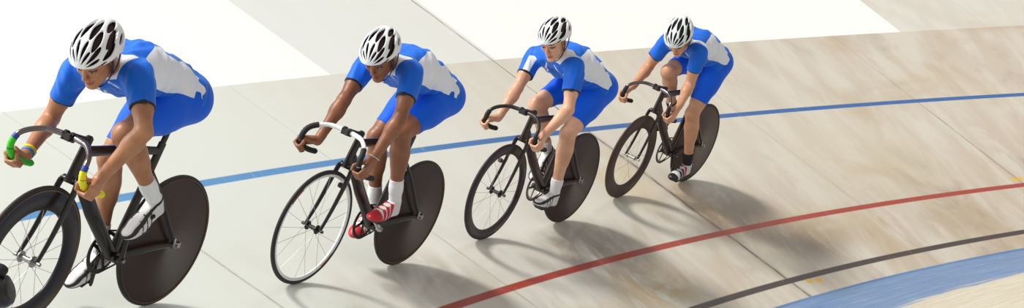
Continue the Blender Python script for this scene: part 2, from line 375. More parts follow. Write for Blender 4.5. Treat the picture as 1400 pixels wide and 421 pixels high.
revolve('floor', [(4.0, 0, -12.3), (R0-3, 0, -3.0), (R0-1.5, 0, -1.5), (R0-0.8, 0, -0.8), (R0, 0, 0)], 96, 196, 0.5, TM)
revolve('trim_1', [(R0+7.0*CP, 7.0*SP, 7.0), (R0+7.0*CP, 7.0*SP+1.0, 8.0), (R0+7.0*CP+0.06, 7.0*SP+1.0, 8.1)], 96, 196, 0.5, plain('fence_white', srgb(235, 236, 234), 0.5))

# ------------------------------------------------------------------ bicycles
def carbon(name, c1, c2, rough=0.25, coat=0.5):
    t = NT(name); o = t.obj(); x, y, z = t.sep(o)
    w = t.math('MULTIPLY', t.math('SINE', t.math('MULTIPLY', t.math('ADD', x, z), 420)), t.math('SINE', t.math('MULTIPLY', t.math('SUBTRACT', x, z), 420)))
    n = t.noise(o, 6, 3)
    f = t.math('ADD', t.math('MULTIPLY', t.step(w, -0.4, 0.4), 0.35), t.math('MULTIPLY', n, 0.65))
    return t.out(t.mix(f, c1, c2), rough, 0.0, 0.3, coat, 0.12)
M = {}
M['rubber'] = plain('tyre_rubber', srgb(34, 29, 28), 0.6)
M['tan'] = plain('tan_sidewall', srgb(120, 92, 66), 0.7)
M['steel'] = plain('polished_steel', srgb(170, 168, 164), 0.38, 0.9)
M['silver'] = plain('silver_alloy', srgb(206, 206, 206), 0.32, 0.85)
M['dark_alloy'] = plain('dark_alloy', srgb(58, 52, 50), 0.35, 0.6)
M['black_plastic'] = plain('black_plastic', srgb(26, 23, 24), 0.45)
M['saddle'] = plain('saddle_vinyl', srgb(30, 27, 28), 0.5)
M['carbon1'] = carbon('black_carbon', srgb(16, 11, 12), srgb(32, 22, 22), 0.30, 0.25)
M['carbon3'] = carbon('brown_black_carbon', srgb(32, 20, 17), srgb(54, 36, 31), 0.32, 0.2)
M['disc1'] = carbon('dark_disc_carbon', srgb(40, 23, 19), srgb(58, 37, 31), 0.42, 0.08)
M['disc4'] = carbon('brown_disc_carbon', srgb(56, 38, 32), srgb(76, 54, 46), 0.45, 0.08)
M['rim_white'] = plain('white_rim_paint', srgb(232, 232, 232), 0.3)
M['red_strip'] = plain('red_rim_decal', srgb(150, 30, 36), 0.4)
M['tape_black'] = plain('black_bar_tape', srgb(27, 24, 25), 0.7, nscale=140, bump=0.3)
M['tape_green'] = plain('green_bar_tape', srgb(60, 205, 40), 0.55, nscale=90, bump=0.3)
M['tape_yellow'] = plain('yellow_bar_tape', srgb(236, 222, 20), 0.55, nscale=90, bump=0.3)
M['blue_end'] = plain('blue_finishing_tape', srgb(40, 62, 150), 0.5)
M['bar_silver'] = plain('dark_silver_bar', srgb(120, 110, 112), 0.2, 0.9)
M['bar_white'] = plain('white_bar_paint', srgb(238, 238, 238), 0.3)
M['teal'] = plain('teal_spacer', srgb(40, 190, 190), 0.4)
M['chain'] = plain('chain_steel', srgb(70, 62, 58), 0.4, 0.8)

AX = Vector((-0.29, 0, 0.957)).normalized(); SO = Vector((0.928, 0, 0.335))
BAR = Vector((0.9074, 0, 0.8908)); BBV = Vector((0.39, 0, 0.295)); WR = 0.335
CFG = {
 1: dict(rim=0.110, rimmat='carbon1', tyre='rubber', frame='carbon1', disc='disc1', tops='bar_silver', tl='tape_yellow', tr='tape_green', ends='blue_end', crank='dark_alloy', hub='steel', strip='tan', ring='dark_alloy'),
 2: dict(rim=0.038, rimmat='rim_white', tyre='rubber', frame='carbon1', disc='disc1', tops='bar_white', tl='tape_black', tr='tape_black', ends=None, crank='silver', hub='black_plastic', strip=None, ring='dark_alloy'),
 3: dict(rim=0.070, rimmat='carbon3', tyre='rubber', frame='carbon3', disc='disc1', tops='dark_alloy', tl='tape_black', tr='tape_black', ends=None, crank='dark_alloy', hub='black_plastic', strip=None, ring='steel'),
 4: dict(rim=0.104, rimmat='disc4', tyre='disc4', frame='carbon3', disc='disc4', tops='bar_silver', tl='tape_black', tr='tape_black', ends=None, crank='dark_alloy', hub='steel', strip=None, ring='steel'),
}
LAB_BIKE = {
 1: 'black track bicycle with green and yellow bar tape, leading the line',
 2: 'black track bicycle with white rimmed spoked front wheel and white handlebar, second in the line',
 3: 'dark brown track bicycle with medium deep rim and black drops, third in the line',
 4: 'brown carbon track bicycle with very deep front rim, last and smallest in the line',
}
def ringpts(c, r, n=72): return [Vector(c)+Vector((math.cos(2*math.pi*i/n)*r, 0, math.sin(2*math.pi*i/n)*r)) for i in range(n)]

def make_bike(k):
    b = BIKES[k]; c = CFG[k]; J = POSE[k]
    root = bpy.data.objects.new('track_bicycle', None); COL.objects.link(root); root.empty_display_size = 0.1
    R = Matrix(b['R']).to_quaternion().to_matrix(); R4 = R.to_4x4(); R4.translation = Vector(b['T']); root.matrix_world = R4
    tagit(root, LAB_BIKE[k], 'bicycle', 'bicycles ridden down the banking')
    ST = Matrix.Translation(SO) @ Matrix.Rotation(b['steer'], 4, AX) @ Matrix.Translation(-SO)
    fm = M[c['frame']]; par = lambda o: (setattr(o, 'matrix_basis', ST), o)[1]
    # ---- frame
    m = MB()
    ht = lambda h: Vector((SO.x-(h-0.335)*0.303, 0, h))
    m.loft([ht(0.700), ht(0.76), ht(0.845)], [(0.019, 0.030), (0.018, 0.030), (0.018, 0.026)], 16)
    sx = lambda z: BBV.x-(z-BBV.z)/3.27
    m.loft([ht(0.815)+Vector((-0.01, 0, 0)), Vector((0.50, 0, 0.815)), Vector((sx(0.80), 0, 0.80))], [(0.016, 0.026), (0.015, 0.022), (0.014, 0.020)], 16)      # top tube
    m.loft([ht(0.735)+Vector((-0.012, 0, 0)), Vector((0.62, 0, 0.53)), BBV+Vector((0.01, 0, 0.01))], [(0.019, 0.036), (0.021, 0.040), (0.024, 0.034)], 16)  # down tube
    m.loft([BBV, Vector((sx(0.55), 0, 0.55)), Vector((sx(0.84), 0, 0.84))], [(0.020, 0.032), (0.016, 0.028), (0.015, 0.024)], 16)                    # seat tube
    m.loft([BBV+Vector((0, -0.038, 0)), BBV+Vector((0, 0.038, 0))], 0.026, 20, up=(0, 0, 1))
    for sd in (1, -1):
        m.curve([BBV+Vector((-0.01, sd*0.026, 0)), Vector((0.26, sd*0.036, 0.312)), Vector((0.13, sd*0.048, 0.328)), Vector((0.0, sd*0.060, 0.335))], [(0.009, 0.017), (0.008, 0.016), (0.008, 0.014), (0.006, 0.012)], 12)
        m.curve([Vector((sx(0.70), sd*0.014, 0.70)), Vector((0.19, sd*0.038, 0.60)), Vector((0.09, sd*0.052, 0.46)), Vector((0.0, sd*0.060, 0.345))], [(0.008, 0.014), (0.007, 0.013), (0.007, 0.012), (0.006, 0.012)], 12)
        m.box((-0.006, sd*0.060, 0.335), (0.055, 0.006, 0.030))
    frame = m.build('frame', fm, root)
    # ---- dropout hardware
    for sd in (1, -1):
        m = MB(); m.lathe([(0.0, 0.0), (0.014, 0.0), (0.014, 0.008), (0.009, 0.010), (0.009, 0.022), (0, 0.024)], (0, sd*0.063, 0.335), 20)
        if sd < 0: m.v = [Vector((v.x, -0.126-v.y, v.z)) for v in m.v]
        m.build('axle_nut', M['steel'], root)
        m = MB(); m.box((-0.012, sd*0.066, 0.335), (0.056, 0.006, 0.015)); m.box((-0.036, sd*0.063, 0.335), (0.006, 0.014, 0.030)); m.box((0.012, sd*0.067, 0.350), (0.012, 0.006, 0.044))
        m.build('chain_tensioner', M['silver'], root, bevel=0.001)
    # ---- seat post, saddle
    P = Vector(J['P']); sz = P.z-0.118; sc = Vector((0.6*(P.x-0.15)+0.205, 0, sz+0.008))
    m = MB(); m.loft([Vector((sx(0.82), 0, 0.82)), Vector((sx(sz-0.05), 0, sz-0.05))], [(0.012, 0.017)]*2, 16); m.box((sx(sz-0.04), 0, sz-0.045), (0.06, 0.036, 0.020))
    for sd in (1, -1): m.curve([sc+Vector((0.11, 0.010*sd, -0.03)), sc+Vector((0.04, 0.022*sd, -0.045)), sc+Vector((-0.04, 0.022*sd, -0.045)), sc+Vector((-0.08, 0.03*sd, -0.015))], 0.0038, 8)
    m.build('seat_post', M['dark_alloy'], root)
    m = MB(); pts = []; rr = []
    for i in range(13):
        t = i/12; x = 0.125-0.235*t; w = 0.018+0.045*max(0, (t-0.35)/0.65)**1.4; pts.append(sc+Vector((x, 0, 0.004*math.cos(t*6)-0.018+0.012*t))); rr.append((w, 0.016 if 0 < i < 12 else 0.008))
    rr[0] = (0.010, 0.007); rr[-1] = (0.060, 0.010)
    m.loft(pts, rr, 18); m.build('saddle', M['saddle'], root)
    # ---- drivetrain (right-hand side)
    yc = -0.047
    m = MB(); m.lathe([(0.086, -0.002), (0.098, -0.002), (0.102, 0.0), (0.098, 0.002), (0.086, 0.002)], BBV+Vector((0, yc, 0)), 64, close=True)
    for i in range(5):
        a = J['phi']+i*2*math.pi/5+0.3; d = Vector((math.cos(a), 0, math.sin(a)))
        m.loft([BBV+Vector((0, yc-0.003, 0)), BBV+Vector((0, yc-0.003, 0))+d*0.089], [(0.004, 0.013), (0.003, 0.008)], 10)
    for i in range(48):
        a = 2*math.pi*i/48; m.box(BBV+Vector((math.cos(a)*0.1035, yc, math.sin(a)*0.1035)), (0.005, 0.003, 0.005), Matrix.Rotation(-a, 3, 'Y'))
    m.build('chainring', M[c['ring']], root)
    m = MB()
    r1, r2 = 0.105, 0.034; H = Vector((0, yc, 0.335)); Bc = BBV+Vector((0, yc, 0)); pts = []
    for i in range(25): a = math.radians(98-196*i/24); pts.append(Bc+Vector((math.cos(a)*r1, 0, math.sin(a)*r1)))
    for i in range(13): a = math.radians(-98-164*i/12); pts.append(H+Vector((math.cos(a)*r2, 0, math.sin(a)*r2)))
    m.loft(pts, [(0.0035, 0.0045)]*len(pts), 6, closed=True); m.build('chain', M['chain'], root)
    for sd, key in ((1, 'L'), (-1, 'R')):
        ph = J['phi']+(0 if sd > 0 else math.pi); d = Vector((math.cos(ph), 0, math.sin(ph))); y0 = 0.062*sd
        m = MB(); e = Vector((0, 0.016*sd, 0))
        m.loft([BBV+Vector((0, y0, 0))-d*0.020, BBV+Vector((0, y0, 0)), BBV+Vector((0, y0, 0))+e*0.5+d*0.08, BBV+Vector((0, y0, 0))+e+d*0.17, BBV+Vector((0, y0, 0))+e+d*0.184],
               [(0.006, 0.010), (0.010, 0.018), (0.007, 0.013), (0.007, 0.013), (0.005, 0.007)], 14)
        m.loft([BBV+Vector((0, y0-0.02*sd, 0)), BBV+Vector((0, y0+0.014*sd, 0))], 0.013, 16, up=(0, 0, 1))
        ca = m.build('crank_arm', M[c['crank']], root)
        m = MB(); m.lathe([(0, 0), (0.009, 0), (0.009, 0.004), (0.005, 0.004), (0.005, 0.002), (0, 0.002)], BBV+Vector((0, y0+0.0142*sd, 0)), 18)
        if sd < 0: m.v = [Vector((v.x, 2*(BBV.y+y0+0.0142*sd)-v.y, v.z)) for v in m.v]
        m.build('crank_bolt', M['steel'], ca)
        pd = Vector(J['pd'+key]); pt = J['pitch'][0 if sd > 0 else 1]
        Rp = Matrix.Rotation(pt, 3, 'Y'); m = MB()
        m.box(pd+Rp @ Vector((0, 0, -0.004)), (0.086, 0.060, 0.014), Rp)
        m.loft([BBV+d*0.17+Vector((0, y0+e.y, 0)), pd+Vector((0, 0.03*sd, 0))], 0.0075, 12, up=(0, 0, 1))
        m.box(pd+Rp @ Vector((0.035, 0, 0.004)), (0.014, 0.050, 0.016), Rp); m.box(pd+Rp @ Vector((-0.040, 0, 0.002)), (0.012, 0.044, 0.014), Rp)
        m.build('pedal', M['black_plastic'], root, bevel=0.003)
    # ---- rear disc wheel
    C0 = Vector((0, 0, WR))
    m = MB(); m.lathe([(0.0, -0.030), (0.030, -0.030), (0.040, -0.024), (0.30, -0.0105), (0.314, -0.009), (0.318, 0), (0.314, 0.009), (0.30, 0.0105), (0.040, 0.024), (0.030, 0.030), (0, 0.030)], C0, 96)
    rw = m.build('rear_disc_wheel', M[c['disc']], root)
    m = MB(); m.lathe([(0.3235+0.0115*math.cos(a), 0.0115*math.sin(a)) for a in [i*math.pi/8 for i in range(16)]], C0, 96, close=True); m.build('tyre', M['rubber'], rw)
    if k in (1, 2):
        for sd in (1, -1):
            m = MB(); m.lathe([(0.3165, sd*0.0098), (0.3195, sd*0.0128), (0.3165, sd*0.0120)], C0, 96, close=True); m.build('tyre_sidewall', M['tan'], rw)
    m = MB(); m.lathe([(0.0, -0.012), (0.030, -0.012), (0.034, 0), (0.030, 0.004), (0, 0.004)], C0+Vector((0, yc, 0)), 32)
    m.loft([C0+Vector((0, -0.058, 0)), C0+Vector((0, 0.058, 0))], 0.012, 16, up=(0, 0, 1)); m.build('sprocket', M['steel'], rw)
    # ---- front wheel
    F0 = Vector((0.97, 0, WR)); ri = WR-c['rim']; hw = 0.011 if c['rim'] > 0.05 else 0.0095
    m = MB(); tr = 0.323 if k != 2 else 0.317
    prof = [(tr, -hw*0.8), (tr-0.014, -hw), (ri+0.02 if c['rim'] > 0.05 else ri+0.006, -hw*0.95), (ri, -0.004), (ri, 0.004), (ri+0.02 if c['rim'] > 0.05 else ri+0.006, hw*0.95), (tr-0.014, hw), (tr, hw*0.8)]
    m.lathe(prof, F0, 96, close=True); fw = par(m.build('front_wheel', M[c['rimmat']], root))
    tc, ta = (0.3235, 0.0115) if k != 2 else (0.322, 0.013)
    m = MB(); m.lathe([(tc+ta*math.cos(a), 0.0115*math.sin(a)) for a in [i*math.pi/8 for i in range(16)]], F0, 96, close=True); m.build('tyre', M[c['tyre']], fw)
    if c['strip']:
        for sd in (1, -1):
            m = MB(); m.lathe([(0.3145, sd*0.0108), (0.3185, sd*0.0128), (0.3145, sd*0.0122)], F0, 96, close=True); m.build('tyre_sidewall', M['tan'], fw)
    if k == 2:
        for a0 in (0.55, 3.75):
            pts = [F0+Vector((math.cos(a0+i*0.03)*0.3085, 0.0100, math.sin(a0+i*0.03)*0.3085)) for i in range(12)]
            m = MB(); m.loft(pts, [(0.0012, 0.004)]*12, 6); m.build('rim_decal', M['red_strip'], fw)
    m = MB(); fl = 0.026
    m.loft([F0+Vector((0, -0.048, 0)), F0+Vector((0, 0.048, 0))], 0.0065, 14, up=(0, 0, 1)); m.loft([F0+Vector((0, -0.034, 0)), F0+Vector((0, 0.034, 0))], 0.012, 18, up=(0, 0, 1))
    for sd in (1, -1): m.loft([F0+Vector((0, sd*0.030, 0)), F0+Vector((0, sd*0.035, 0))], fl if k != 4 else 0.018, 28, up=(0, 0, 1))
    m.build('hub', M[c['hub']], fw)
    ns = 20 if k != 4 else 12; me0 = None
    for i in range(ns):
        a = 2*math.pi*i/ns+0.1; sd = 1 if i % 2 else -1; off = (0.75 if (i//2) % 2 else -0.75) if k != 4 else 0
        p0 = F0+Vector((math.cos(a+off)*0.023, sd*0.032, math.sin(a+off)*0.023)); p1 = F0+Vector((math.cos(a)*(ri+0.004), sd*0.001, math.sin(a)*(ri+0.004)))
        m = MB(); m.loft([p0, p1], 0.0011, 6); m.build('spoke', M['steel'], fw)
    # ---- fork
    m = MB(); crown = ht(0.690)
    m.loft([ht(0.712)+Vector((0, -0.0, 0)), ht(0.672)], [(0.020, 0.028), (0.030, 0.024)], 16)
    m.loft([ht(0.688)+Vector((0, -0.034, 0)), ht(0.692), ht(0.688)+Vector((0, 0.034, 0))], [(0.016, 0.012), (0.020, 0.015), (0.016, 0.012)], 14, up=(1, 0, 0))
    for sd in (1, -1):
        m.curve([ht(0.700)+Vector((0, sd*0.030, 0)), ht(0.675)+Vector((0, sd*0.043, 0)), ht(0.60)+Vector((0.003, sd*0.048, 0)), ht(0.45)+Vector((0.018, sd*0.050, 0)), F0+Vector((0, sd*0.052, 0))], [(0.007, 0.010), (0.011, 0.019), (0.010, 0.019), (0.009, 0.015), (0.008, 0.010)], 14)
    fork = par(m.build('fork', fm, root))
    for sd in (1, -1):
        m = MB(); m.loft([F0+Vector((0, sd*0.056, 0)), F0+Vector((0, sd*0.072, 0))], 0.009, 14, up=(0, 0, 1)); m.build('axle_nut', M['steel' if k in (1, 4) else 'dark_alloy'], fork)
    if k in (2, 3):
        m = MB(); m.box((0.905 if k == 2 else 0.925, 0.056 if k == 2 else -0.058, 0.60 if k == 2 else 0.53), (0.040, 0.022, 0.030), Matrix.Rotation(-0.3, 3, 'Y')); m.build('wheel_sensor', M['black_plastic'], fork, bevel=0.005)
    # ---- stem and bar
    top = ht(0.868); m = MB()
    m.loft([ht(0.845), ht(0.880)], 0.019, 18); m.loft([ht(0.862), BAR+Vector((-0.012, 0, 0))], [(0.016, 0.018), (0.015, 0.017)], 16)
    m.loft([BAR+Vector((0, -0.026, 0)), BAR+Vector((0, -0.012, 0))], 0.0225, 18, up=(0, 0, 1)); m.loft([BAR+Vector((0, 0.012, 0)), BAR+Vector((0, 0.026, 0))], 0.0225, 18, up=(0, 0, 1))
    m.box(BAR+Vector((0.020, 0, 0)), (0.010, 0.044, 0.034))
    for zz in (0.012, -0.012): m.loft([BAR+Vector((0.020, -0.018, zz)), BAR+Vector((0.029, -0.018, zz))], 0.005, 8); m.loft([BAR+Vector((0.020, 0.018, zz)), BAR+Vector((0.029, 0.018, zz))], 0.005, 8)
    par(m.build('stem', M['black_plastic' if k != 1 else 'dark_alloy'], root))
    if k == 3:
        m = MB(); m.loft([ht(0.846), ht(0.858)], 0.021, 18); par(m.build('headset_spacer', M['teal'], root))
    m = MB(); m.loft([ht(0.880), ht(0.888)], [0.017, 0.010], 18); par(m.build('steerer_cap', M['steel' if k == 4 else 'black_plastic'], root))
    prof = [(0.0, 0.0, 0.0), (0.004, 0.06, 0.0), (0.022, 0.115, -0.004), (0.058, 0.165, -0.024), (0.092, 0.190, -0.050), (0.112, 0.198, -0.088), (0.105, 0.200, -0.128), (0.070, 0.200, -0.160), (0.010, 0.200, -0.182), (-0.055, 0.200, -0.196)]
    wid = 0.98 if k != 2 else 1.0
    half = [BAR+Vector((x, y*wid, z)) for x, y, z in prof]; mir = [Vector((v.x, -v.y, v.z)) for v in half[:0:-1]]
    m = MB(); full = catmull(mir+half, 7); rads = [0.0132 if abs(p.y) < 0.10*wid else 0.0120 for p in full]
    m.loft(full, rads, 14, up=(0.3, 0, 1)); hb = par(m.build('handlebar', M[c['tops']], root))
    for sd, key in ((1, 'tl'), (-1, 'tr')):
        pts = catmull([Vector((v.x, v.y*sd, v.z)) for v in half], 8)
        start = {1: 37 if sd < 0 else 39, 2: 22 if sd < 0 else 27, 3: 34 if sd < 0 else 40, 4: 34 if sd < 0 else 36}[k]
        seg = pts[start:]; m = MB(); m.loft(seg, [0.0158+0.0006*math.sin(i*2.1) for i in range(len(seg))], 14, up=(0.3, 0, 1))
        m.build('bar_tape', M[c[key]], hb)
        if c['ends']:
            m = MB(); m.loft(pts[start-4:start+1], 0.0150, 14, up=(0.3, 0, 1)); m.build('finishing_tape', M[c['ends']], hb)
        m = MB(); m.loft([pts[-1]+Vector((0.002, 0, 0)), pts[-1]+(pts[-1]-pts[-2]).normalized()*0.010], [0.0155, 0.011], 14, up=(0.3, 0, 1)); m.build('bar_plug', M['black_plastic'] if k != 1 else M[c[key]], hb)
    return root

# ------------------------------------------------------------------ riders
def skin_mat(name, c1, c2, lip, brow=srgb(40, 26, 20)):
    t = NT(name); o = t.obj(); n = t.noise(o, 9, 4); f = t.noise(o, 60, 3)
    base = t.mix(t.step(n, 0.3, 0.7), c1, c2); base = t.mix(t.math('MULTIPLY', t.step(f, 0.55, 0.75), 0.15), base, lip)
    x, y, z = t.sep(t.attr('hp', True)); ay = t.math('ABSOLUTE', y)
    def el(cy, cz, ry, rz, yy=ay, tilt=0.0):
        a = t.math('DIVIDE', t.math('SUBTRACT', yy, cy), ry)
        zz = t.math('SUBTRACT', z, cz)
        if tilt: zz = t.math('SUBTRACT', zz, t.math('MULTIPLY', t.math('SUBTRACT', yy, cy), tilt))
        b_ = t.math('DIVIDE', zz, rz)
        return t.math('SUBTRACT', 1.0, t.step(t.math('ADD', t.math('MULTIPLY', a, a), t.math('MULTIPLY', b_, b_)), 0.75, 1.25))
    front = t.step(x, 0.045, 0.06)
    put = lambda b_, m_, c: t.mix(t.math('MULTIPLY', m_, front), b_, c)
    base = put(base, el(0.031, 0.001, 0.019, 0.0050, tilt=-0.12), brow)
    base = put(base, el(0.0315, -0.024, 0.0165, 0.0072), brow)
    base = put(base, el(0.0315, -0.0250, 0.0125, 0.0040), srgb(150, 130, 122))
    base = put(base, el(0.0315, -0.0246, 0.0050, 0.0046), srgb(38, 24, 18))
    base = put(base, el(0.0, -0.0895, 0.023, 0.0085, y), lip)
    base = put(base, el(0.0, -0.0895, 0.021, 0.0013, y), brow)
    base = put(base, el(0.0055, -0.0655, 0.0035, 0.0022), brow)
    t.bump(f, 0.05, 0.002)
    t.b.inputs['Subsurface Weight'].default_value = 0.08; t.b.inputs['Subsurface Radius'].default_value = (0.02, 0.008, 0.004); t.b.inputs['Subsurface Scale'].default_value = 0.3
    return t.out(base, 0.42, 0.0, 0.45)
def jersey_mat(name, blue, white=srgb(232, 234, 244)):
    t = NT(name); p = t.attr('pat'); h = t.attr('hem'); n = t.noise(t.obj(), 14, 4, 0.6)
    base = t.mix(t.step(p, -0.001, 0.001), blue, white)
    base = t.mix(t.step(h, -0.001, 0.001), base, srgb(22, 22, 34))
    t.bump(n, 0.35, 0.012)
    t.b.inputs['Sheen Tint'].default_value = (0.45, 0.8, 1, 1); return t.out(base, 0.55, 0.0, 0.28, sheen=0.25)
def lycra_mat(name, c):
    t = NT(name); n = t.noise(t.obj(), 10, 3, 0.6); t.bump(n, 0.2, 0.010); t.b.inputs['Sheen Tint'].default_value = (0.45, 0.8, 1, 1); return t.out(c, 0.6, 0.0, 0.22, sheen=0.2)
BLUE = srgb(8, 92, 218)
M['jersey'] = jersey_mat('blue_white_jersey', srgb(0, 98, 216)); M['shorts'] = lycra_mat('blue_lycra', srgb(0, 90, 224))
SK = {1: skin_mat('tan_skin', srgb(160, 106, 74), srgb(184, 130, 94), srgb(160, 82, 74)), 2: skin_mat('brown_skin', srgb(128, 80, 54), srgb(152, 98, 68), srgb(120, 62, 56), srgb(24, 16, 14)),
      3: skin_mat('fair_skin', srgb(206, 152, 122), srgb(222, 172, 142), srgb(180, 96, 88), srgb(90, 62, 44)), 4: skin_mat('light_tan_skin', srgb(192, 138, 104), srgb(208, 156, 122), srgb(170, 90, 80), srgb(70, 48, 36))}
M['hair'] = plain('dark_hair', srgb(34, 24, 20), 0.6, nscale=120, bump=0.5)
M['hair3'] = plain('brown_hair', srgb(78, 54, 38), 0.6, nscale=120, bump=0.5)
M['sock_white'] = plain('white_sock', srgb(236, 236, 238), 0.8, nscale=200, bump=0.2)
M['sock_black'] = plain('black_sock', srgb(28, 27, 30), 0.8)
M['shoe_white'] = plain('white_shoe', srgb(222, 220, 220), 0.4, nscale=20)
M['shoe_red'] = plain('red_shoe', srgb(196, 30, 40), 0.35)
M['shoe_black'] = plain('black_shoe', srgb(34, 30, 32), 0.4)
M['sole'] = plain('black_sole', srgb(24, 22, 24), 0.5)
M['strap'] = plain('black_strap', srgb(40, 38, 42), 0.6)
M['strap_white'] = plain('white_strap', srgb(232, 228, 226), 0.5)
M['strap_red'] = plain('red_strap', srgb(186, 26, 40), 0.5)
def helmet_mat():
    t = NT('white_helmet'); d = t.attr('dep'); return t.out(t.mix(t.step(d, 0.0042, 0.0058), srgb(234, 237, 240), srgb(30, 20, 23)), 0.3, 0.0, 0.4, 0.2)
M['helmet'] = helmet_mat()
M['liner1'] = plain('maroon_liner', srgb(52, 20, 28), 0.7); M['liner3'] = plain('brown_liner', srgb(46, 34, 32), 0.7); M['liner4'] = plain('grey_green_liner', srgb(34, 46, 42), 0.7)
M['band_y'] = plain('yellow_wristband', srgb(240, 205, 20), 0.5); M['band_b'] = plain('blue_wristband', srgb(40, 130, 200), 0.5); M['band_w'] = plain('white_bracelet', srgb(225, 220, 212), 0.5)

def rot3(yaw, pitch, roll):
    cy, sy, cp, sp, cr, sr = math.cos(yaw), math.sin(yaw), math.cos(pitch), math.sin(pitch), math.cos(roll), math.sin(roll)
    Rz = np.array([[cy, -sy, 0], [sy, cy, 0], [0, 0, 1]]); Ry = np.array([[cp, 0, sp], [0, 1, 0], [-sp, 0, cp]]); Rx = np.array([[1, 0, 0], [0, cr, -sr], [0, sr, cr]])
    return Rz @ Ry @ Rx

# helmet meshes are built once and shared
HC, HR = A(-0.012, 0, 0.020), A(0.136, 0.101, 0.104)
VENTS = [  # lateral angle, fore-aft angle, half width, half length, slant
    (11, 42, 6.6, 25, 0.05), (11, 98, 7.6, 29, -0.08), (30, 30, 7.0, 19, 0.12), (32, 74, 8.0, 25, -0.20), (35, 124, 8.6, 23, -0.10),
    (51, 44, 7.6, 26, -0.15), (55, 100, 8.8, 26, -0.20), (70, 34, 6.6, 19, -0.10), (73, 78, 7.6, 22, -0.26), (77, 122, 8.0, 16, -0.15), (90, 50, 3.6, 15, -0.10)]
def helmet_mod(F, ax):
    X, Y, Z = np.meshgrid(*ax, indexing='ij')
    qx, qy, qz = (X-HC[0])/HR[0], (Y-HC[1])/HR[1], (Z-HC[2])/HR[2]; r = np.sqrt(qx**2+qy**2+qz**2)+1e-9
    mu = np.degrees(np.arccos(np.clip(qx/r, -1, 1))); lam = np.degrees(np.arctan2(np.abs(qy), qz))
    # inner hollow
    inner = (np.sqrt(((X-HC[0])/(HR[0]-0.020))**2+((Y)/(HR[1]-0.018))**2+((Z-HC[2]+0.006)/(HR[2]-0.014))**2)-1)*0.09
    F = np.maximum(F, -inner)
    # lower rim: brow edge level, dips behind the ears
    low = 0.006+0.13*X-np.where(X < -0.02, (-(X+0.02))*0.30, 0)+0.0*Y
    F = np.maximum(F, (low-Z))
    sc = 0.0021
    for l0, m0, dl, dm, sk in VENTS:
        s_ = np.sin(np.radians(np.clip(mu, 25, 155)))
        lo = l0+sk*(mu-m0)
        t_ = (mu-m0)/dm; w = 1.15*dl*(0.78+0.22*t_ if m0 < 60 else 1.0)
        d = (1-np.sqrt(((lam-lo)/w)**2+np.abs(t_)**1.35))*dl*sc*s_
        hh = 0.0025; F = np.maximum(F, d)
    return F
hm_prims = [ell(HC, HR), ell(HC+A(-0.055, 0, 0.004), A(0.105, 0.088, 0.088), sm=0.03)]
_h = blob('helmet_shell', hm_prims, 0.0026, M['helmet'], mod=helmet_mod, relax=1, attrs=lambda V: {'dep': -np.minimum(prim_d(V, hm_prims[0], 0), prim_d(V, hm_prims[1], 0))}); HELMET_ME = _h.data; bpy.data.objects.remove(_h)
_h = blob('helmet_padding', [ell(HC+A(0, 0, -0.002), HR-A(0.019, 0.018, 0.016)), ell(HC+A(-0.055, 0, 0.0), A(0.088, 0.073, 0.073), sm=0.03)], 0.004, None, cuts=[(A(0, 0, 0.018), unit(A(0.12, 0, -1)))]); PAD_ME = _h.data; bpy.data.objects.remove(_h)
_h = blob('visor_edge', [ell(HC+A(0.004, 0, 0), HR-A(0.004, 0.004, 0.004))], 0.0026, None, cuts=[(A(0.10, 0, 0.014), A(-0.10, 0, 1)), (A(0.10, 0, -0.002), unit(A(0.1, 0, -1))), (A(0.05, 0, 0), A(-1, 0, 0))])
RIM_ME = _h.data; bpy.data.objects.remove(_h)

def foot_frame(J, key, i):
    p = J['pitch'][i]; c, s = math.cos(p), math.sin(p)
    return A(*J['pd'+key]), np.stack([A(c, 0, -s), A(0, 1, 0), A(s, 0, c)], 1)

SHOES = {1: ('shoe_white', ['strap']*3, 'sock_white'), 2: ('shoe_white', ['shoe_red', 'strap_red', 'shoe_red'], 'sock_white'), 3: ('shoe_white', ['strap']*3, 'sock_white'), 4: ('shoe_black', ['strap_red', 'shoe_black', 'shoe_black'], 'sock_black')}

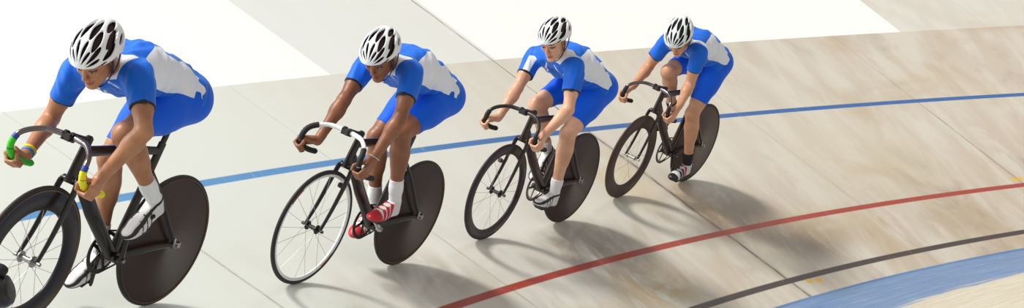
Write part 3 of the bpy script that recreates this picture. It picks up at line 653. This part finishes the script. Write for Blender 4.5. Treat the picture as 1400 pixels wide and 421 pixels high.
def make_shoe(k, root, J, key, i):
    sd = 1 if key == 'L' else -1; o, R = foot_frame(J, key, i); W_ = lambda *p: o+R @ A(*p); fz, fx = R[:, 2], R[:, 0]
    y = -0.004*sd; col = [(W_(0, 0, 0.108), unit(fz+0.35*fx))]
    pr = [cap(W_(-0.140, y, 0.040), W_(-0.128, y, 0.108), 0.031, 0.033, sm=0.02), cap(W_(-0.10, y, 0.040), W_(0.0, 0, 0.036), 0.034, 0.038, n=R[:, 2], k=0.9, sm=0.02),
          cap(W_(-0.112, y, 0.090), W_(-0.03, 0, 0.052), 0.033, 0.034, sm=0.02), ell(W_(0.045, 0.004*sd, 0.030), (0.064, 0.045, 0.027), R, sm=0.02), ell(W_(0.0, 0, 0.036), (0.06, 0.043, 0.036), R, sm=0.02)]
    cuts = [(W_(0, 0, 0.012), -fz), (W_(-0.115, 0, 0.112), unit(fz*0.95+fx*0.30))]
    m0 = {1: 'shoe_white', 2: 'shoe_white', 3: 'shoe_white', 4: 'shoe_white'}[k]
    sh = blob('shoe', pr, 0.004, M[m0], root, cuts=cuts)
    blob('sole', pr, 0.004, M['sole'], sh, off=0.0035, cuts=[(W_(0, 0, 0.018), fz), (W_(0, 0, 0.004), -fz)])
    dn = unit(fx+0.35*fz)
    for j, (xc, wd) in enumerate(((-0.052, 0.0036), (-0.018, 0.0034), (0.014, 0.0032))):
        c = W_(xc, 0, 0.06)
        if k in (2, 4): wd *= 3.2
        blob('strap', pr, 0.004, M[SHOES[k][1][j]], sh, off=0.003, cuts=[(c+dn*wd, dn), (c-dn*wd, -dn), (W_(0, 0, 0.020), -fz), cuts[1]])
    if k in (2, 4):
        blob('toe_cap', pr, 0.004, M['shoe_red' if k == 2 else 'shoe_black'], sh, off=0.0022, cuts=[(W_(0.038 if k == 2 else 0.058, 0, 0.0), -fx), (W_(0, 0, 0.016), -fz)])
    if k in (1, 3): blob('collar', pr, 0.004, M['strap'], sh, off=0.0025, cuts=[(W_(-0.115, 0, 0.0935), -unit(fz*0.95+fx*0.30)), (W_(-0.115, 0, 0.108), unit(fz*0.95+fx*0.30))])
    if k == 1:
        m = MB(); m.box(Vector(W_(-0.058, 0.036*sd, 0.060)), (0.030, 0.016, 0.018), Matrix(R.tolist())); m.build('buckle', M['strap'], sh, bevel=0.004)
    blob('heel_cup', pr, 0.004, M['shoe_black' if k in (1, 3) else ('shoe_red' if k == 2 else 'strap_red')], sh, off=0.002, cuts=[(W_(-0.148, 0, 0.0), fx), (W_(0, 0, 0.016), -fz), (W_(0, 0, 0.075), fz)])

def hand_prims(k, J, key):
    sd = 1 if key == 'L' else -1; w = A(*J['wr'+key]); b = BIKES[k]
    ST = np.array(Matrix.Translation(SO) @ Matrix.Rotation(b['steer'], 4, AX) @ Matrix.Translation(-SO))
    wid = 0.98 if k != 2 else 1.0
    tr = lambda p: (ST @ np.append(p, 1))[:3]
    B3 = A(*BAR)
    if k == 1: G = tr(B3+A(0.056, 0.200*sd*wid, -0.168)); t = unit(tr(B3+A(0.010, 0.2*sd*wid, -0.182))-tr(B3+A(0.098, 0.2*sd*wid, -0.140)))
    else: G = tr(B3+A(0.086, 0.200*sd*wid, -0.149)); t = unit(tr(B3+A(0.050, 0.2*sd*wid, -0.168))-tr(B3+A(0.110, 0.2*sd*wid, -0.118)))
    d = G-w; f = unit(d-t*(d @ t)); o = np.cross(t, f); o = o if o[1]*sd > 0 else -o
    r0 = 0.0165; pr = []; pinch = []
    L = [(0.0, 1.0, .0084), (1.0, 1.06, .0086), (2.0, 1.0, .0083), (3.0, 0.85, .0076)]
    mcps = []
    for i, sc, rr in L:
        off = (i-1.5)*0.0186; R_ = r0+rr+0.002
        def P(deg, rad, s2=0.0): a = math.radians(deg); return G+t*(off+s2)+(f*math.cos(a)+o*math.sin(a))*rad
        mcp = P(112, R_+0.007); pip = P(42+6*(1-sc), R_+0.007); dip = P(-22, R_+0.003); tip = P(-68*sc, R_)
        mcps.append(mcp)
        pr += [cap(mcp, pip, rr*1.12, rr, sm=0.004), cap(pip, dip, rr, rr*0.92, sm=0.004), cap(dip, tip, rr*0.92, rr*0.8, sm=0.004)]
    for i, mcp in enumerate(mcps):
        st = w+t*(i-1.5)*0.009+o*0.003
        pr.append(cap(st, mcp-f*0.002, 0.0135, 0.0115, sm=0.009))
    cm = (mcps[1]+mcps[2]+2*w)/4
    pr.append(cap(w+o*0.0, cm-o*0.004+f*0.012, 0.019, 0.018, n=o, k=0.75, sm=0.012))
    # thumb leaves the side of the palm near its base and closes over the bar from inside
    c0 = w+f*0.018-t*0.018-o*0.004; c1 = G-f*0.030-t*0.036-o*0.010; c2 = G-f*0.004-t*0.040-o*0.028; c3 = G+f*0.020-t*0.034-o*0.027
    pr += [cap(c0, c1, 0.0150, 0.0125, sm=0.010), cap(c1, c2, 0.0115, 0.0105, sm=0.005), cap(c2, c3, 0.0100, 0.0085, sm=0.005)]
    return pr

HEAD_DZ = {1: (-0.004, 0, -0.014), 2: (0, 0, 0), 3: (0, 0, -0.004), 4: (0, 0, -0.010)}
def body_prims(k, J):
    j = {n: A(*J[n]) for n in J if isinstance(J[n], (list, tuple)) and n not in ('hrot', 'pitch')}
    P = j['P']; Sm = (j['shL']+j['shR'])/2; T = unit(Sm-P); lat = unit(j['shL']-j['shR']); lat = unit(lat-T*(lat @ T)); lat0 = unit(A(0, 1, 0)-T*T[1]); nb = unit(np.cross(T, lat)); nb0 = unit(np.cross(T, lat0))
    if nb[2] < 0: nb, nb0 = -nb, -nb0
    Lt = np.linalg.norm(Sm-P); at = lambda u, up=0.0, l=0.0: P+T*Lt*u+nb*up+lat*l
    torso = [
        cap(at(-0.06, 0.000, -0.05), at(-0.06, 0.000, 0.05), 0.108, 0.108, sm=0.03),
        cap(at(0.02, 0.008, -0.042), at(0.30, 0.042, -0.038), 0.100, 0.096, n=nb0, k=0.94, sm=0.04), cap(at(0.02, 0.008, 0.042), at(0.30, 0.042, 0.038), 0.100, 0.096, n=nb0, k=0.94, sm=0.04),
        cap(at(0.30, 0.042, -0.038), at(0.70, 0.045, -0.062), 0.096, 0.106, n=nb, k=0.97, sm=0.05), cap(at(0.30, 0.042, 0.038), at(0.70, 0.045, 0.062), 0.096, 0.106, n=nb, k=0.97, sm=0.05),
        cap(at(0.70, 0.042, -0.060), at(0.97, 0.012, -0.080), 0.103, 0.070, sm=0.05), cap(at(0.70, 0.042, 0.060), at(0.97, 0.012, 0.080), 0.103, 0.070, sm=0.05),
    ]
    glut = [ell(j['hip'+s]+A(-0.022, 0, -0.008), (0.090, 0.084, 0.088), sm=0.04) for s in 'LR']
    arms = {}; fore = {}; thigh = {}; shank = {}
    for s in 'LR':
        sd = 1 if s == 'L' else -1; sh, el, wr = j['sh'+s], j['el'+s], j['wr'+s]; ua = unit(el-sh)
        arms[s] = [cap(sh-T*0.006-lat*0.012*sd, sh+ua*0.05, 0.056, 0.052, sm=0.035), cap(sh+ua*0.02, el, 0.050, 0.037, sm=0.02), cap(sh+ua*0.08+nb*0.004, sh+ua*0.18, 0.046, 0.043, sm=0.02)]
        fa = unit(wr-el); out = unit(np.cross(fa, A(0, 0, 1)))
        fore[s] = [cap(el-fa*0.0, el+fa*0.075, 0.037, 0.041, sm=0.02), cap(el+fa*0.06, wr, 0.0405, 0.0245, sm=0.02), cap(wr-fa*0.03, wr+fa*0.012, 0.026, 0.023, sm=0.012)]
        h, kn, an = j['hip'+s], j['kn'+s], j['an'+s]; th = unit(kn-h); sk = unit(an-kn); back = unit(-th-(-th @ sk)*sk) if abs(th @ sk) < 0.995 else A(-1, 0, 0)
        fr = -back; qd = unit(A(0, 0, 1)-th*th[2]+0.3*A(1, 0, 0))
        thigh[s] = [cap(h+A(0, 0, 0.0), h+th*0.20, 0.090, 0.078, sm=0.04), cap(h+A(-0.025, 0, -0.012), h+th*0.20-qd*0.014, 0.084, 0.070, sm=0.04), cap(h+th*0.16, kn-th*0.01, 0.078, 0.053, sm=0.03), cap(h+th*0.13+qd*0.014, h+th*0.34+qd*0.006, 0.072, 0.054, sm=0.03)]
        shank[s] = [ell(kn+fr*0.014+sk*0.004, (0.050, 0.047, 0.050), sm=0.02), cap(kn, kn+sk*0.12+back*0.006, 0.050, 0.051, sm=0.025), cap(kn+sk*0.06+back*0.016, kn+sk*0.19+back*0.014, 0.042, 0.041, sm=0.03), cap(kn+sk*0.12+back*0.004, an-sk*0.06, 0.049, 0.034, sm=0.03), cap(an-sk*0.07, an, 0.034, 0.033, sm=0.02)]
    Hc = j['head']+A(*HEAD_DZ[k]); HRt = rot3(J['hrot'][0], J['hrot'][1]-(0.05, 0.05, 0.12, -0.06)[k-1], J['hrot'][2]); H = lambda x, y, z: Hc+HRt @ A(x, y, z)
    nk = [cap(Sm+nb*0.020+T*0.01, H(-0.030, 0, -0.070), 0.062, 0.055, sm=0.035)]
    return dict(j=j, P=P, Sm=Sm, T=T, lat=lat, nb=nb, Lt=Lt, torso=torso, glut=glut, arms=arms, fore=fore, thigh=thigh, shank=shank, neck=nk, H=H, HR=HRt, Hc=Hc)

def head_prims(B):
    H, R = B['H'], B['HR']; p = [
        ell(H(-0.012, 0, 0.010), (0.096, 0.074, 0.090), R, sm=0.01), ell(H(0.028, 0, -0.048), (0.060, 0.057, 0.078), R, sm=0.02),
        cap(H(0.000, 0.046, -0.070), H(0.068, 0.012, -0.116), 0.018, 0.017, sm=0.02), cap(H(0.000, -0.046, -0.070), H(0.068, -0.012, -0.116), 0.018, 0.017, sm=0.02),
        ell(H(0.074, 0, -0.117), (0.016, 0.020, 0.014), R, sm=0.012), cap(H(0.078, -0.030, -0.002), H(0.078, 0.030, -0.002), 0.013, 0.013, sm=0.012),
        ell(H(0.058, 0.040, -0.045), (0.022, 0.018, 0.016), R, sm=0.015), ell(H(0.058, -0.040, -0.045), (0.022, 0.018, 0.016), R, sm=0.015)]
    for s in (1, -1): p.append(dict(ell(H(0.094, 0.031*s, -0.025), (0.014, 0.017, 0.011), R, sm=0.008), sub=True))
    for s in (1, -1): p.append(ell(H(0.0755, 0.031*s, -0.025), (0.0125, 0.0135, 0.0115), R, sm=0.003))
    p += [cap(H(0.086, 0, -0.016), H(0.107, 0, -0.053), 0.0075, 0.0105, sm=0.007), ell(H(0.096, 0.011, -0.060), (0.010, 0.008, 0.007), R, sm=0.005), ell(H(0.096, -0.011, -0.060), (0.010, 0.008, 0.007), R, sm=0.005),
          ell(H(0.084, 0, -0.084), (0.013, 0.022, 0.0065), R, sm=0.006), ell(H(0.082, 0, -0.0955), (0.013, 0.019, 0.0065), R, sm=0.006)]
    for s in (1, -1):
        Re = R @ np.array([[0.94, 0, 0.34], [0, 1, 0], [-0.34, 0, 0.94]])
        p.append(ell(H(-0.010, 0.074*s, -0.034), (0.017, 0.009, 0.030), Re, sm=0.005)); p.append(dict(ell(H(-0.004, 0.084*s, -0.032), (0.008, 0.005, 0.017), Re, sm=0.004), sub=True))
    return p

LAB_MAN = {
 1: 'man in blue and white kit on the leading bicycle, leftmost, wearing yellow and blue wristbands',
 2: 'man in blue and white kit, second in line, with red and white shoes',
 3: 'fair-skinned man in blue and white kit, third in line, white shoes and socks',
 4: 'man in blue and white kit, last in line, face bowed under helmet, black socks',
}
def make_rider(k):
    J = dict(POSE[k]);
    if k == 1:
        for q, dz in (('wrL', -0.026), ('wrR', -0.010)): J[q] = [J[q][0]+0.004, J[q][1], J[q][2]+dz]
    B = body_prims(k, J); b = BIKES[k]; j = B['j']
    root = bpy.data.objects.new('person', None); COL.objects.link(root); root.empty_display_size = 0.1
    R4 = Matrix(b['R']).to_quaternion().to_matrix().to_4x4(); R4.translation = Vector(b['T'])
    B0 = Vector(J['P'])-Vector((0, 0, 0.118)); root.matrix_world = R4 @ Matrix.Translation(B0)
    tagit(root, LAB_MAN[k], 'person', 'riders in blue and white kit')
    inv = Matrix.Translation(-B0)
    T, nb, lat, Lt, P, Sm = B['T'], B['nb'], B['lat'], B['Lt'], B['P'], B['Sm']
    at = lambda u, up=0.0, l=0.0: P+T*Lt*u+nb*up+lat*l
    sub0 = set(bpy.data.objects.keys())
    # ---- body: one continuous skin
    feet = []
    for i, s in enumerate('LR'):
        o, R = foot_frame(J, s, i); feet += [cap(o+R @ A(-0.115, 0, 0.085), o+R @ A(-0.12, 0, 0.045), 0.027, 0.023, sm=0.012), cap(o+R @ A(-0.10, 0, 0.055), o+R @ A(0.045, 0, 0.030), 0.022, 0.014, sm=0.012)]
    pr = list(B['torso'])+B['glut']
    for s in 'LR': pr += B['arms'][s]+B['fore'][s]+B['thigh'][s]+B['shank'][s]
    pr += B['neck']+head_prims(B)+feet+hand_prims(k, J, 'L')+hand_prims(k, J, 'R')
    Hc, HRt = B['Hc'], B['HR']
    def hp(V):
        L = (V-Hc) @ HRt; L[np.linalg.norm(L, axis=1) > 0.19] = (-1, 0, 0); return {'hp': L}
    blob('body', pr, 0.0042, SK[k], root, attrs=hp, relax=1)
    # ---- hair
    blob('hair', [ell(B['H'](-0.016, 0, 0.008), (0.0985, 0.0785, 0.092), HRt)], 0.004, M['hair' if k != 3 else 'hair3'], root,
         cuts=[(B['H'](0.0, 0, -0.050), HRt @ unit(A(0.25, 0, -1))), (B['H'](0.030, 0, 0), HRt @ unit(A(1, 0, -0.9)))])
    # ---- jersey
    def hemcut(s): sh, el = j['sh'+s], j['el'+s]; ua = unit(el-sh); return sh+ua*0.172, ua
    jp = [dict(q) for q in B['torso']]
    for q in jp:
        q['cuts'] = ()
    for s in 'LR':
        for q in B['arms'][s]: q = dict(q); q['cuts'] = (hemcut(s),); jp.append(q)
    jp += [dict(q) for q in B['glut']]
    for s in 'LR':
        q = B['thigh'][s][0]; jp.append(cap(q['a'], q['a']+unit(q['b']-q['a'])*0.05, 0.088, 0.080, sm=0.04))
    nk = dict(B['neck'][0]); a_, b_ = nk['a'], nk['b']; nk['cuts'] = ((a_+(b_-a_)*0.56, unit(b_-a_)),); nk['sm'] = 0.02; jp.append(nk)
    rs = np.random.RandomState(k); wav = [(rs.randn(3), rs.rand()*6.28) for _ in range(7)]
    def wrinkle(F, ax):
        X, Y, Z = np.meshgrid(*ax, indexing='ij'); n = 0
        xa = (X-P[0])*T[0]+(Y-P[1])*T[1]+(Z-P[2])*T[2]; xl = (X-P[0])*lat[0]+(Y-P[1])*lat[1]+(Z-P[2])*lat[2]
        for d, ph in wav: n = n+np.sin((xa*d[0]*1.3+xl*d[1])*38+np.sin(xl*14+d[2])*1.3+ph)
        return np.maximum(F-0.0017*np.maximum(n, -1.5), -1)
    def jat(V):
        D = V-P; u = (D @ T)/Lt; l = D @ lat; n = D @ nb; th = np.degrees(np.arctan2(np.abs(l), n+0.012-np.interp(u, [0, 0.3, 0.7, 1.0], [0.006, 0.042, 0.045, 0.012])))
        # white flank panel with a jagged top edge
        lo = np.interp(u, [-0.1, 0.03, 0.10, 0.17, 0.28, 0.40, 0.60, 0.75, 0.88, 1.0, 1.1], [76, 70, 54, 62, 46, 56, 44, 44, 60, 78, 86])
        hi = np.interp(u, [-0.1, 0.08, 0.2, 0.5, 0.8, 1.0, 1.1], [92, 96, 104, 116, 112, 94, 70])
        rad = 0.10
        pat = np.minimum(th-lo, hi-th)*rad*math.pi/180
        # chest: blue with a narrow white yoke each side of the zip
        pat = np.minimum(pat, (u-0.075+0.02*np.sin(th*0.25))*Lt)
        ch = np.minimum(np.minimum(th-136, 142-th)*0.0017, np.minimum(u-0.66, 1.1-u)*Lt)
        pat = np.maximum(pat, ch)
        nd = unit(B['neck'][0]['b']-Sm); dn_ = (V-Sm) @ nd; ln = np.abs((V-Sm) @ lat)
        pat = np.maximum(pat, np.minimum(dn_-0.078, ln-0.028))
        hem = np.full(len(V), -1.0)
        col = (D @ T)-Lt*1.02
        for s in 'LR':
            sh, el = j['sh'+s], j['el'+s]; ua = unit(el-sh); E = V-sh; a = E @ ua; rr = np.linalg.norm(E-a[:, None]*ua, axis=1)
            onarm = (a > 0.005) & (rr < 0.075)
            fr = unit(T-ua*(T @ ua)); sdn = np.cross(ua, fr); sdn = sdn if (sdn @ lat)*(1 if s == 'L' else -1) > 0 else -sdn
            ang = np.degrees(np.arctan2(E @ sdn, E @ fr))   # 0 front, 90 outer
            ps = (30-np.abs(np.abs(ang)-165))*0.0009
            if k == 3 and s == 'R': ps = np.maximum(ps, (24-np.abs(ang+32))*0.0009)
            dsh = np.linalg.norm(V-(sh+ua*0.03+fr*0.005), axis=1); cap_ = -(E @ fr)-0.014
            if not (k == 3 and s == 'R'):
                wc = np.clip((0.105-dsh)/0.03, 0, 1); pat = np.where(wc > 0, pat*(1-wc)+np.minimum(pat+0.02, cap_)*wc, pat)
            w = np.clip((a-0.03)/0.03, 0, 1); pat = np.where(onarm, pat*(1-w)+ps*w, pat)
            hem = np.where((a > 0.12) & (rr < 0.075), a-0.1680, hem)
        hem = np.maximum(hem, np.where((n < 0) & (u > 0.45), 0.0028-np.abs(l), -1)); return {'pat': pat, 'hem': hem}
    cuts = [(at(0.0), -T)]
    blob('jersey', jp, 0.0045, M['jersey'], root, off=0.0095, cuts=cuts, attrs=jat, mod=wrinkle)
    # ---- shorts
    sp = [dict(q) for q in B['torso'][:5]]+[dict(q) for q in B['glut']]
    for q in sp[3:5]: q['b'] = q['a']+(q['b']-q['a'])*0.6; q['ra'] -= 0.008; q['rb'] -= 0.008
    for q in sp[1:3]: q['rb'] -= 0.008; q['ra'] -= 0.003
    for s in 'LR':
        h, kn = j['hip'+s], j['kn'+s]; th = unit(kn-h)
        for q in B['thigh'][s]: q = dict(q); q['cuts'] = ((h+th*0.335, th),); sp.append(q)
    blob('shorts', sp, 0.0045, M['shorts'], root, off=0.0048)
    # ---- socks, shoes
    for i, s in enumerate('LR'):
        kn, an = j['kn'+s], j['an'+s]; sk = unit(an-kn); c = an-sk*(0.115, 0.122, 0.088, 0.085)[k-1]
        blob('sock', B['shank'][s]+feet[2*i:2*i+2], 0.004, M[SHOES[k][2]], root, off=0.0032, cuts=[(c, -sk)])
        make_shoe(k, root, J, s, i)
    # ---- helmet
    HM = Matrix(HRt.tolist()).to_4x4(); HM.translation = Vector(Hc+HRt @ A(-0.002, 0, -0.005))
    hs = link('helmet', HELMET_ME, None, root, False); hs.matrix_basis = HM
    pd = bpy.data.objects.new('padding', PAD_ME.copy()); pd.data.materials.clear(); pd.data.materials.append(M[{1: 'liner1', 2: 'liner1', 3: 'liner3', 4: 'liner4'}[k]]); COL.objects.link(pd); pd.parent = hs
    Hh = lambda x, y, z: Vector((x, y, z))
    m = MB()
    for s in (1, -1):
        m.curve([Hh(0.020, 0.094*s, -0.002), Hh(0.010, 0.081*s, -0.045), Hh(0.022, 0.062*s, -0.095), Hh(0.040, 0.030*s, -0.134), Hh(0.046, 0, -0.142)], [(0.0095, 0.0022)]*5, 8, up=(1, 0, 0.2))
        m.curve([Hh(-0.055, 0.088*s, -0.012), Hh(-0.028, 0.083*s, -0.052), Hh(0.014, 0.074*s, -0.078)], [(0.008, 0.002)]*3, 8, up=(1, 0, 0.2))
    m.build('chin_strap', M['strap'], hs)
    # ---- wristbands
    def wband(name, s, mat, d, wd, grow=0.0):
        w, e = Vector(j['wr'+s]), Vector(j['el'+s]); u = (e-w).normalized(); r = 0.0262+d*0.10+grow
        m = MB(); m.loft([w+u*(d-wd), w+u*(d-wd*0.7), w+u*(d+wd*0.7), w+u*(d+wd)], [r-0.003, r+0.0015, r+0.0025, r-0.003], 20, cap=False); m.build(name, mat, root)
    if k == 1: wband('wristband', 'R', M['band_b'], 0.012, 0.007, 0.002); wband('wristband', 'R', M['band_y'], 0.030, 0.008, 0.002)
    if k == 2: wband('bracelet', 'L', M['band_w'], 0.018, 0.0022, 0.003)
    for o in root.children: o.matrix_basis = inv @ o.matrix_basis
    return root

for k in (1, 2, 3, 4): make_bike(k)
for k in (1, 2, 3, 4): make_rider(k)

# ------------------------------------------------------------------ video camera on a monopod at the trackside, cut off by the frame's left edge
def make_camera():
    root = bpy.data.objects.new('video_camera', None); COL.objects.link(root)
    root.location = (-1.513, 4.45, 0.0); root.rotation_euler = (0, 0, 0)
    tagit(root, 'black video camera on a pole, cut off at the lower left edge', 'camera')
    rr, zz = math.hypot(-1.52-CX, 4.45-CY), 0; g = max((rr-R0)*math.tan(PHI), 0); z0 = 1.446
    m = MB()
    m.loft([(0.06, 0, z0-0.012), (0.085, 0, z0-0.014), (0.135, 0, z0-0.013), (0.148, 0, z0-0.010)], [(0.045, 0.045), (0.052, 0.052), (0.049, 0.046), (0.040, 0.036)], 20)
    m.box((-0.02, 0, z0-0.02), (0.18, 0.085, 0.10)); m.build('camera_body', M['black_plastic'], root, bevel=0.006)
    m = MB(); m.curve([(-0.08, 0, z0+0.03), (-0.04, 0, z0+0.055), (0.06, 0, z0+0.055), (0.10, 0, z0+0.03), (0.125, 0, z0+0.01)], [(0.014, 0.011)]*5, 12); m.build('handle', M['black_plastic'], root)
    m = MB(); m.curve([(0.02, -0.01, z0+0.052), (0.09, -0.012, z0+0.050), (0.128, -0.012, z0+0.044), (0.142, -0.012, z0+0.038)], [0.018, 0.021, 0.018, 0.008], 16); m.build('microphone', M['tape_black'], root)
    m = MB(); m.loft([(-0.02, 0, g), (-0.02, 0, z0-0.07)], [0.016, 0.014], 14)
    for i in range(3):
        a = i*2.094; m.loft([(-0.02, 0, g+0.25), (-0.02+0.18*math.cos(a), 0.18*math.sin(a), g+0.01)], 0.008, 8)
    m.build('pole', M['dark_alloy'], root)
make_camera()
